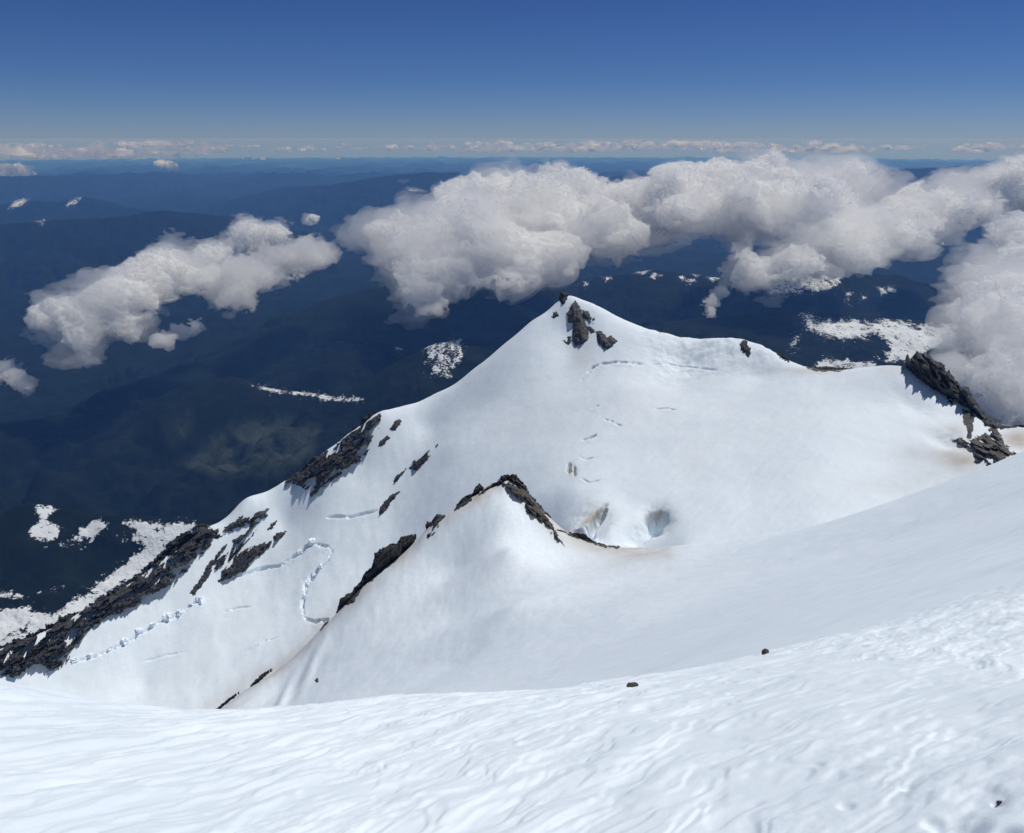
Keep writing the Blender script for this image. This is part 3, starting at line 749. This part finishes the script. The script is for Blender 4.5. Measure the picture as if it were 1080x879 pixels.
crag('rock_outcrop', [(440,562.5),(423,566),(418,572),(405,577),(395,582.5),(393,595),(384,605),(379,615),(370,624),(359,631),(354,648),(363,639),(373,635),(384,618),(396,610),(412,592),(421,586),(435,573)], slope, BASALT, 'longest dark rock rib beside the snow chute, below the broken knot', 2.6, .5, 1.3, 200, 45, GB, lean=-.8)
crag('rock_outcrop', [(348,654),(343,656),(336,665),(338,666)], slope, BASALT, 'small tail of rock at the foot of the longest dark rib', 1.3, .4, .5, 200, 46, GB, lean=-.8)
crag('rock_outcrop', [(288,704.5),(280,708),(270,716),(262,725),(268,722),(280,711)], slope, BASALT, 'thin rock strip low on the rib, higher of the last two', 1.2, .4, .5, 200, 47, GB, lean=-.7)
crag('rock_outcrop', [(253,729),(243,735),(232,744),(225,750),(229,749),(242,738)], slope, BASALT, 'thinnest rock strip lowest on the rib, just above the near snow edge', 1.0, .4, .4, 200, 48, GB, lean=-.7)
crag('rock_outcrop', [(332,717),(335,715.5),(336,719),(334,721)], slope, BASALT, 'single dot of rock on the smooth snow right of the fluted runnels', 0.9, .3, .3, 150, 49, GB, edge=1.5)

# ------------------------------------------------------------------ ice blocks along the crevasse edge
ICE = Nodes('ice'); ICE.p.inputs['Base Color'].default_value = (0.80, 0.87, 0.93, 1); ICE.p.inputs['Roughness'].default_value = 0.55
ICE.to(ICE.bump(ICE.noise(0.6, 4, 0.6), 0.4, 0.5), ICE.p.inputs['Normal']); ICE = ICE.m
import bmesh
def ice_block(u, v, w, h, label, seed):
    r_, _ = mnt.hit(np.array([u], float), np.array([v], float), 500)
    p = at(u, v, float(r_[0])); rr = random.Random(seed)
    s = float(r_[0]) / FPX
    bm = bmesh.new()
    bmesh.ops.create_cube(bm, size=1.0)
    bmesh.ops.subdivide_edges(bm, edges=bm.edges[:], cuts=2, use_grid_fill=True)
    for q in bm.verts:
        k = 0.62 + 0.6 * rr.random()
        taper = 1.0 - 0.35 * max(q.co.z, 0)
        q.co = Vector((q.co.x * w * s * k * taper, q.co.y * w * s * 0.9 * k * taper, q.co.z * h * s * (0.55 + 0.6 * rr.random())))
        q.co.x += q.co.z * rr.uniform(-.05, .05)
    me = bpy.data.meshes.new('ice_block'); bm.to_mesh(me); bm.free()
    me.materials.append(ICE)
    o = bpy.data.objects.new('ice_block', me); COL.objects.link(o)
    o.location = (p[0], p[1], p[2] + h * s * rr.uniform(-.1, .12)); o.rotation_euler = (rr.uniform(-.25, .25), rr.uniform(-.3, .2), rr.uniform(0, 3))
    tag(o, label, 'ice block', 'ice blocks along the glacier crevasses')
for k_, (u, v, w, h, lb) in enumerate([
  (211, 633, 7, 9, 'tall white ice block right below the lowest rock fleck'), (203, 638, 6, 6, 'squat ice block beside the tall one below the rock fleck'),
  (190, 646, 8, 6, 'wide ice block in the middle of the broken row'), (176, 651, 9, 8, 'largest ice block in the broken row below the dark ridge'),
  (161, 659, 6, 7, 'ice block downhill of the largest block in the row'), (147, 665, 7, 5, 'flat ice block low in the broken row'),
  (131, 677, 6, 8, 'pointed ice block standing apart lower in the row'), (116, 685, 5, 4, 'small ice block below the pointed one'),
  (95, 691, 5, 4, 'small ice block near the foot of the row'), (78, 696, 6, 5, 'lowest ice block at the end of the row by the dark ridge'),
  (316, 582, 6, 5, 'ice block at the left corner of the curved crevasse'), (329, 571, 8, 6, 'ice block crowning the bend of the curved crevasse'),
  (338, 598, 5, 6, 'ice block inside the curve of the icefall'), (331, 608, 6, 7, 'bright ice block halfway down the curved icefall'),
  (325, 618, 5, 6, 'ice block low on the curved icefall'), (321, 630, 4, 7, 'narrow ice block at the foot of the curved icefall')]):
    ice_block(u, v, w, h, lb, 50 + k_)

# ------------------------------------------------------------------ stones on the near slope
STONE = rock_material('stone', (0.05, 0.046, 0.044), (0.17, 0.155, 0.14), 1.1, 9.0)
def stone(u, v, w, h, label, seed, mat=STONE, stretch=1.0):
    r_, _ = slope.hit(np.array([u], float), np.array([v], float), 2.5)
    r_ = float(r_[0]); p = at(u, v, r_); s = r_ / FPX; rr = random.Random(seed)
    bm = bmesh.new(); bmesh.ops.create_icosphere(bm, subdivisions=3, radius=0.5)
    cuts = [(Vector((rr.gauss(0, 1), rr.gauss(0, 1), rr.gauss(0, 1))).normalized(), rr.uniform(.26, .42)) for _ in range(9)]
    for q in bm.verts:
        for n_, d_ in cuts:
            e_ = q.co.dot(n_) - d_
            if e_ > 0: q.co -= n_ * e_
        q.co *= 1 + rr.uniform(-.03, .03)
        q.co = Vector((q.co.x * w * s, q.co.y * w * s * stretch, q.co.z * h * s * 1.6))
    me = bpy.data.meshes.new('stone'); bm.to_mesh(me); bm.free(); me.materials.append(mat)
    o = bpy.data.objects.new('stone', me); COL.objects.link(o)
    o.location = (p[0], p[1], p[2] + .1 * h * s); o.rotation_euler = (rr.uniform(-.2, .2), rr.uniform(-.2, .2), rr.uniform(-.3, .3))
    tag(o, label, 'stone', 'stones lying on the near snow')
stone(667, 723.5, 15, 5, 'long flat dark stone lying in the near snow by the roll-over edge', 1)
stone(807, 690, 10, 8, 'upright dark stone sticking out of a small snow mound', 2)
stone(1054, 848, 6, 5, 'small grey pebble half sunk in the snow beside the boot print', 3)

# ------------------------------------------------------------------ clouds: closed hulls grown from puffs and noise, filled with scattering vapour
def _interp(n_src, n_dst):
    f = np.linspace(1, n_src - 2.0001, n_dst); i = f.astype(int); s = f - i
    M = np.zeros((n_dst, n_src), np.float32); row = np.arange(n_dst)
    for k, w in enumerate([(1 - s) ** 3 / 6, (3 * s**3 - 6 * s**2 + 4) / 6, (-3 * s**3 + 3 * s**2 + 3 * s + 1) / 6, s**3 / 6]):
        np.add.at(M, (row, np.clip(i - 1 + k, 0, n_src - 1)), w)
    return M

def noise_grid(shape, ext, wl, rng, stretch=(1, 1, 1), h=(0, 0, 0)):
    """smooth noise of one wavelength on a regular grid, about -1 to 1"""
    n = [max(4, int(math.ceil(e / max(wl * st, 1.4 * h_))) + 3) for e, st, h_ in zip(ext, stretch, h)]
    L = rng.randn(*n).astype(np.float32)
    for ax in range(3):
        L = np.moveaxis(np.tensordot(_interp(n[ax], shape[ax]), L, axes=(1, ax)), 0, ax)
    return L / (np.abs(L).max() * 0.6 + 1e-6)

def surface_nets(F, lo, h):
    S = F < 0
    nx, ny, nz = F.shape
    c = [(0, 0, 0), (1, 0, 0), (0, 1, 0), (1, 1, 0), (0, 0, 1), (1, 0, 1), (0, 1, 1), (1, 1, 1)]
    cnt = sum(S[a:nx - 1 + a, b:ny - 1 + b, d:nz - 1 + d].astype(np.int8) for a, b, d in c)
    act = np.argwhere((cnt > 0) & (cnt < 8))
    vid = -np.ones((nx - 1, ny - 1, nz - 1), np.int64)
    vid[act[:, 0], act[:, 1], act[:, 2]] = np.arange(len(act))
    f = [F[act[:, 0] + a, act[:, 1] + b, act[:, 2] + d] for a, b, d in c]
    acc = np.zeros((len(act), 3)); w = np.zeros(len(act))
    ca = np.array(c, float)
    for p in range(8):
        for q in range(p + 1, 8):
            if np.abs(ca[p] - ca[q]).sum() != 1: continue
            m = (f[p] < 0) != (f[q] < 0)
            t = np.where(m, f[p] / (f[p] - f[q] + 1e-20), 0)
            acc += np.where(m[:, None], ca[p] + t[:, None] * (ca[q] - ca[p]), 0); w += m
    V = (act + acc / w[:, None]) * np.asarray(h) + np.asarray(lo)
    faces = []
    for ax in range(3):
        o1, o2 = [(1, 2), (2, 0), (0, 1)][ax]
        a = [slice(None)] * 3; b = [slice(None)] * 3
        a[ax] = slice(0, -1); b[ax] = slice(1, None)
        d = S[tuple(a)].astype(np.int8) - S[tuple(b)].astype(np.int8)
        e = np.argwhere(d != 0)
        e = e[(e[:, o1] > 0) & (e[:, o2] > 0) & (e[:, o1] < F.shape[o1] - 1) & (e[:, o2] < F.shape[o2] - 1)]
        sg = d[e[:, 0], e[:, 1], e[:, 2]]
        u1 = np.zeros(3, int); u1[o1] = 1; u2 = np.zeros(3, int); u2[o2] = 1
        g = lambda q: vid[q[:, 0], q[:, 1], q[:, 2]]
        Q = np.stack([g(e - u1 - u2), g(e - u2), g(e), g(e - u1)], 1)
        faces.append(np.where((sg > 0)[:, None], Q, Q[:, ::-1]))
    return V, np.concatenate(faces)

CORE = {}
def cloud(puffs, r, label, seed, step=2.0, amp=0.82, veil=0.85, tau=7.5, veil_tau=0.65, cover=0.26, lay=0.45, group='clouds below the summit', kind=None, name='cloud', squash=0.8, stretch=(1, 1, 0.8), veil_amp=1.4, cat='cloud', core_cut=0.10, aspect=(1, 2.6, 0.9)):
    rng = np.random.RandomState(seed)
    s = r / FPX
    C_, Rr = [], []
    t_mean = float(np.mean([ray(p[0], p[1])[1] for p in puffs]))
    for p in puffs:
        rr_ = r * (t_mean / float(ray(p[0], p[1])[1])) ** lay * (1 + (p[3] if len(p) > 3 else rng.uniform(-.04, .04)))
        C_.append(at(p[0], p[1], rr_)); Rr.append(p[2] * rr_ / FPX)
    C_, Rr = np.array(C_), np.array(Rr)
    mean = float(np.mean(Rr))
    base = C_.mean(0)
    azb = math.atan2(base[0], base[1]); cz, sz = math.cos(azb), math.sin(azb)
    L = C_ - base                                  # local frame: x across, y away, z up
    L = np.stack([L[:, 0] * cz - L[:, 1] * sz, L[:, 0] * sz + L[:, 1] * cz, L[:, 2]], 1)
    pad = mean * max(1.4, 1.15 * amp + 0.15)
    lo = (L - Rr[:, None]).min(0) - pad; hi = (L + Rr[:, None]).max(0) + pad
    h = np.array(aspect) * step * s
    shape = tuple(int(v) + 2 for v in (hi - lo) / h)
    gs = [np.arange(n, dtype=np.float32) * np.float32(h_) + np.float32(l) for n, l, h_ in zip(shape, lo, h)]
    K = 0.22 * mean
    F = np.full(shape, 1.2 * pad + K, np.float32)
    for c, R0 in zip(L, Rr):
        R0 = float(R0); reach = R0 + 1.2 * pad + K
        sl = tuple(slice(max(0, int(np.searchsorted(g_, float(q_) - reach))), int(np.searchsorted(g_, float(q_) + reach))) for g_, q_ in zip(gs, c))
        a_, b_, c_ = gs[0][sl[0]] - np.float32(c[0]), gs[1][sl[1]] - np.float32(c[1]), (gs[2][sl[2]] - np.float32(c[2])) / np.float32(squash)
        d = np.sqrt((a_ * a_)[:, None, None] + (b_ * b_)[None, :, None] + (c_ * c_)[None, None, :]) - np.float32(R0)
        Fo = F[sl]
        k = np.clip(np.float32(0.5) + np.float32(0.5 / K) * (Fo - d), 0, 1)
        F[sl] = Fo + k * (d - Fo) - np.float32(K) * k * (1 - k)
    ext = hi - lo
    N = np.zeros(shape, np.float32); a = 1.0; wl = mean * 1.15
    for o in range(5):
        n = noise_grid(shape, ext, wl, rng, stretch, h)
        N += np.float32(a) * (np.float32(0.55) - np.abs(n) * np.float32(1.5) if o else -n)
        a *= 0.70; wl *= 0.48
        if wl < 1.5 * h[0]: break
    W = np.zeros(shape, np.float32); a = 1.0; wl = mean * 0.85
    for o in range(4 if veil > 0 else 0):
        W += np.float32(a) * noise_grid(shape, ext, wl, rng, (1.6, 1.2, 0.8), h); a *= 0.72; wl *= 0.5
    np.clip(N, -9, 1.25 if amp < 1 else 1.1, out=N); np.clip(W, -9, 1.4, out=W)
    amp_, mean_ = np.float32(amp * mean), np.float32(mean)
    core = F - amp_ * N + np.float32(core_cut) * mean_
    edge = 0
    for arr in (core,):
        arr[0] = arr[-1] = 1e3; arr[:, 0] = arr[:, -1] = 1e3; arr[:, :, 0] = arr[:, :, -1] = 1e3
    def mesh(arr, nm, mat, parent=None):
        V, Fq = surface_nets(arr, lo, h)
        if not len(V): return None
        o = link(nm, V, Fq, mat, parent)
        # outward faces
        q = V[Fq]; vol = np.einsum('ij,ij->i', q[:, 0], np.cross(q[:, 1], q[:, 2]) + np.cross(q[:, 2], q[:, 3])).sum()
        if vol < 0: o.data.flip_normals()
        if parent is None:
            o.location = base; o.rotation_euler = (0, 0, -azb)
        return o
    dens = tau / (2 * mean)
    key = ('c', round(math.log(dens), 1), cover)
    if key not in CORE: CORE[key] = cloud_material('cloud_vapour', dens, cover)
    o = mesh(core, name, CORE[key])
    tag(o, label, cat, group, kind)
    if veil > 0:
        v = np.minimum(F - np.float32(veil * mean * 0.55) - np.float32(veil_amp * mean * 0.5) * W, core - np.float32(0.12 * mean))
        v[0] = v[-1] = 1e3; v[:, 0] = v[:, -1] = 1e3; v[:, :, 0] = v[:, :, -1] = 1e3
        dv = veil_tau / mean
        key = ('v', round(math.log(dv), 1))
        if key not in CORE: CORE[key] = cloud_material('cloud_veil', dv, 0.015)
        mesh(v, 'veil', CORE[key], o)
    return o

cloud([(88,340,25),(64,336,17),(116,322,25),(150,302,23),(174,276,17),(197,288,17),(222,272,15),(260,250,17),(288,246,11),(84,360,12),(128,344,12)], 8500, 'small bright cloud floating alone over the dark valley on the left', 1, 1.02, core_cut=.06)
cloud([(235,298,16),(262,292,18),(292,278,18),(320,268,16),(340,262,10),(250,312,9)], 8800, 'thin torn cloud trailing right from the small lone cloud', 2, 0.9, amp=1.3, tau=1.6, cover=.10, veil=.7, core_cut=.45)
cloud([(402,250,20),(428,240,22),(440,262,32),(470,284,26),(453,288,24),(446,302,13),(500,223,28),(488,242,34),(520,262,40),(525,280,20),(548,215,30),(565,240,42),(590,209,28),(580,262,22),(618,229,38),(655,229,36),(638,244,22),(690,221,28)], 9000, 'biggest billowing cloud bank, standing directly behind the snow peak', 3, 1.3)
cloud([(590,186,9),(604,190,9)], 12500, 'small puff poking up behind the top of the biggest cloud bank', 4, 0.78)
cloud([(712,212,24),(738,204,22),(764,198,25),(796,194,25),(830,198,24),(866,198,22),(898,203,22),(926,206,15),(775,220,22),(812,224,24),(848,226,24),(888,226,20),(738,226,16)], 9800, 'long heaped cloud running right from the biggest bank along the far ridges', 5, 1.08, core_cut=.06)
cloud([(806,284,13),(828,272,20),(856,262,22),(884,252,24),(912,247,23),(936,243,20),(958,236,22),(985,226,22),(1012,212,22),(1042,202,22),(1075,196,24),(1110,192,28),(900,266,15),(960,252,14),(838,284,10)], 9300, 'sloping streak of cloud rising to the right above the snowy forest benches', 6, 1.02)
cloud([(786,250,7),(780,262,7),(776,274,6),(770,284,7),(766,296,6),(760,308,6),(752,318,5),(746,328,4),(776,300,4)], 8600, 'wispy tail of vapour hanging down left of the sloping cloud streak', 7, .7, amp=1.5, tau=1.6, cover=.05, veil=.7, veil_tau=.5, core_cut=.5)
cloud([(1096,262,32),(1068,292,28),(1044,316,22),(1086,322,38),(1066,346,24),(1104,360,42),(1080,392,32),(1062,414,20),(1090,424,32),(1120,420,40)], 4200, 'tall white cloud at the right edge rising behind the jagged cliff', 8, 1.5, tau=6.5)
cloud([(1004,392,14),(1016,410,14),(1030,424,12),(1000,372,7)], 4000, 'thin mist drifting between the jagged cliff and the forest benches', 9, 0.96, amp=1.3, tau=1.2, cover=.06, veil=.7, core_cut=.1)
cloud([(326,232,5),(332,230,4)], 12000, 'tiny lone puff above the thin torn cloud', 10, .9, veil=.2)
cloud([(16,398,8),(26,404,6),(8,390,7)], 8000, 'faint low wisp at the left edge beneath the small lone cloud', 11, 1.2, tau=1.0, cover=.05, amp=1.4, veil=.6)
cloud([(172,358,7),(190,350,6),(206,344,5)], 8300, 'faint ragged shred under the right end of the small lone cloud', 12, 1.1, tau=.9, cover=.05, amp=1.4, veil=.6)
cloud([(170,172,5),(180,174,4),(184,176,3)], 45000, 'bright far puff low over the pale hills on the left', 13, .8, veil=.2, group='far clouds')
cloud([(8,184,7),(20,182,6),(30,180,4)], 42000, 'bright far puff at the left edge just over the pale hills', 14, .9, veil=.3, group='far clouds')
# the broken band of cloud along the horizon: too far and too many to count
rb = np.random.RandomState(5)
def band(u0, u1, v0, v1, n, r, seed, sz=(2.0, 4.5)):
    P = []
    for i in range(n):
        u = rb.uniform(u0, u1); v = rb.uniform(v0, v1); m = rb.randint(3, 11); R0 = rb.uniform(*sz)
        for j in range(m):
            P.append((u + (j - m / 2) * R0 * 1.7 + rb.uniform(-3, 3), v + rb.uniform(-.7, .7), R0 * rb.uniform(.45, 1.0), rb.uniform(-.1, .1)))
    return cloud(P, r, None, seed, 1.1, amp=.6, veil=.9, veil_tau=.5, tau=4, group=None, kind='stuff', name='distant_clouds', squash=.5, stretch=(2.5, 2.5, .8), cat=None, cover=.3, lay=0, aspect=(1.6, 12, 0.5))
band(-40, 230, 150, 165, 40, 44000, 21, (3.2, 6.5)); band(230, 560, 152, 160, 32, 50000, 22, (2.2, 4.6)); band(420, 800, 151, 159, 46, 46000, 23, (3.0, 6.0)); band(780, 1070, 151, 160, 32, 46000, 24, (2.6, 5.2)); band(230, 420, 160, 168, 7, 55000, 25, (1.4, 2.6))
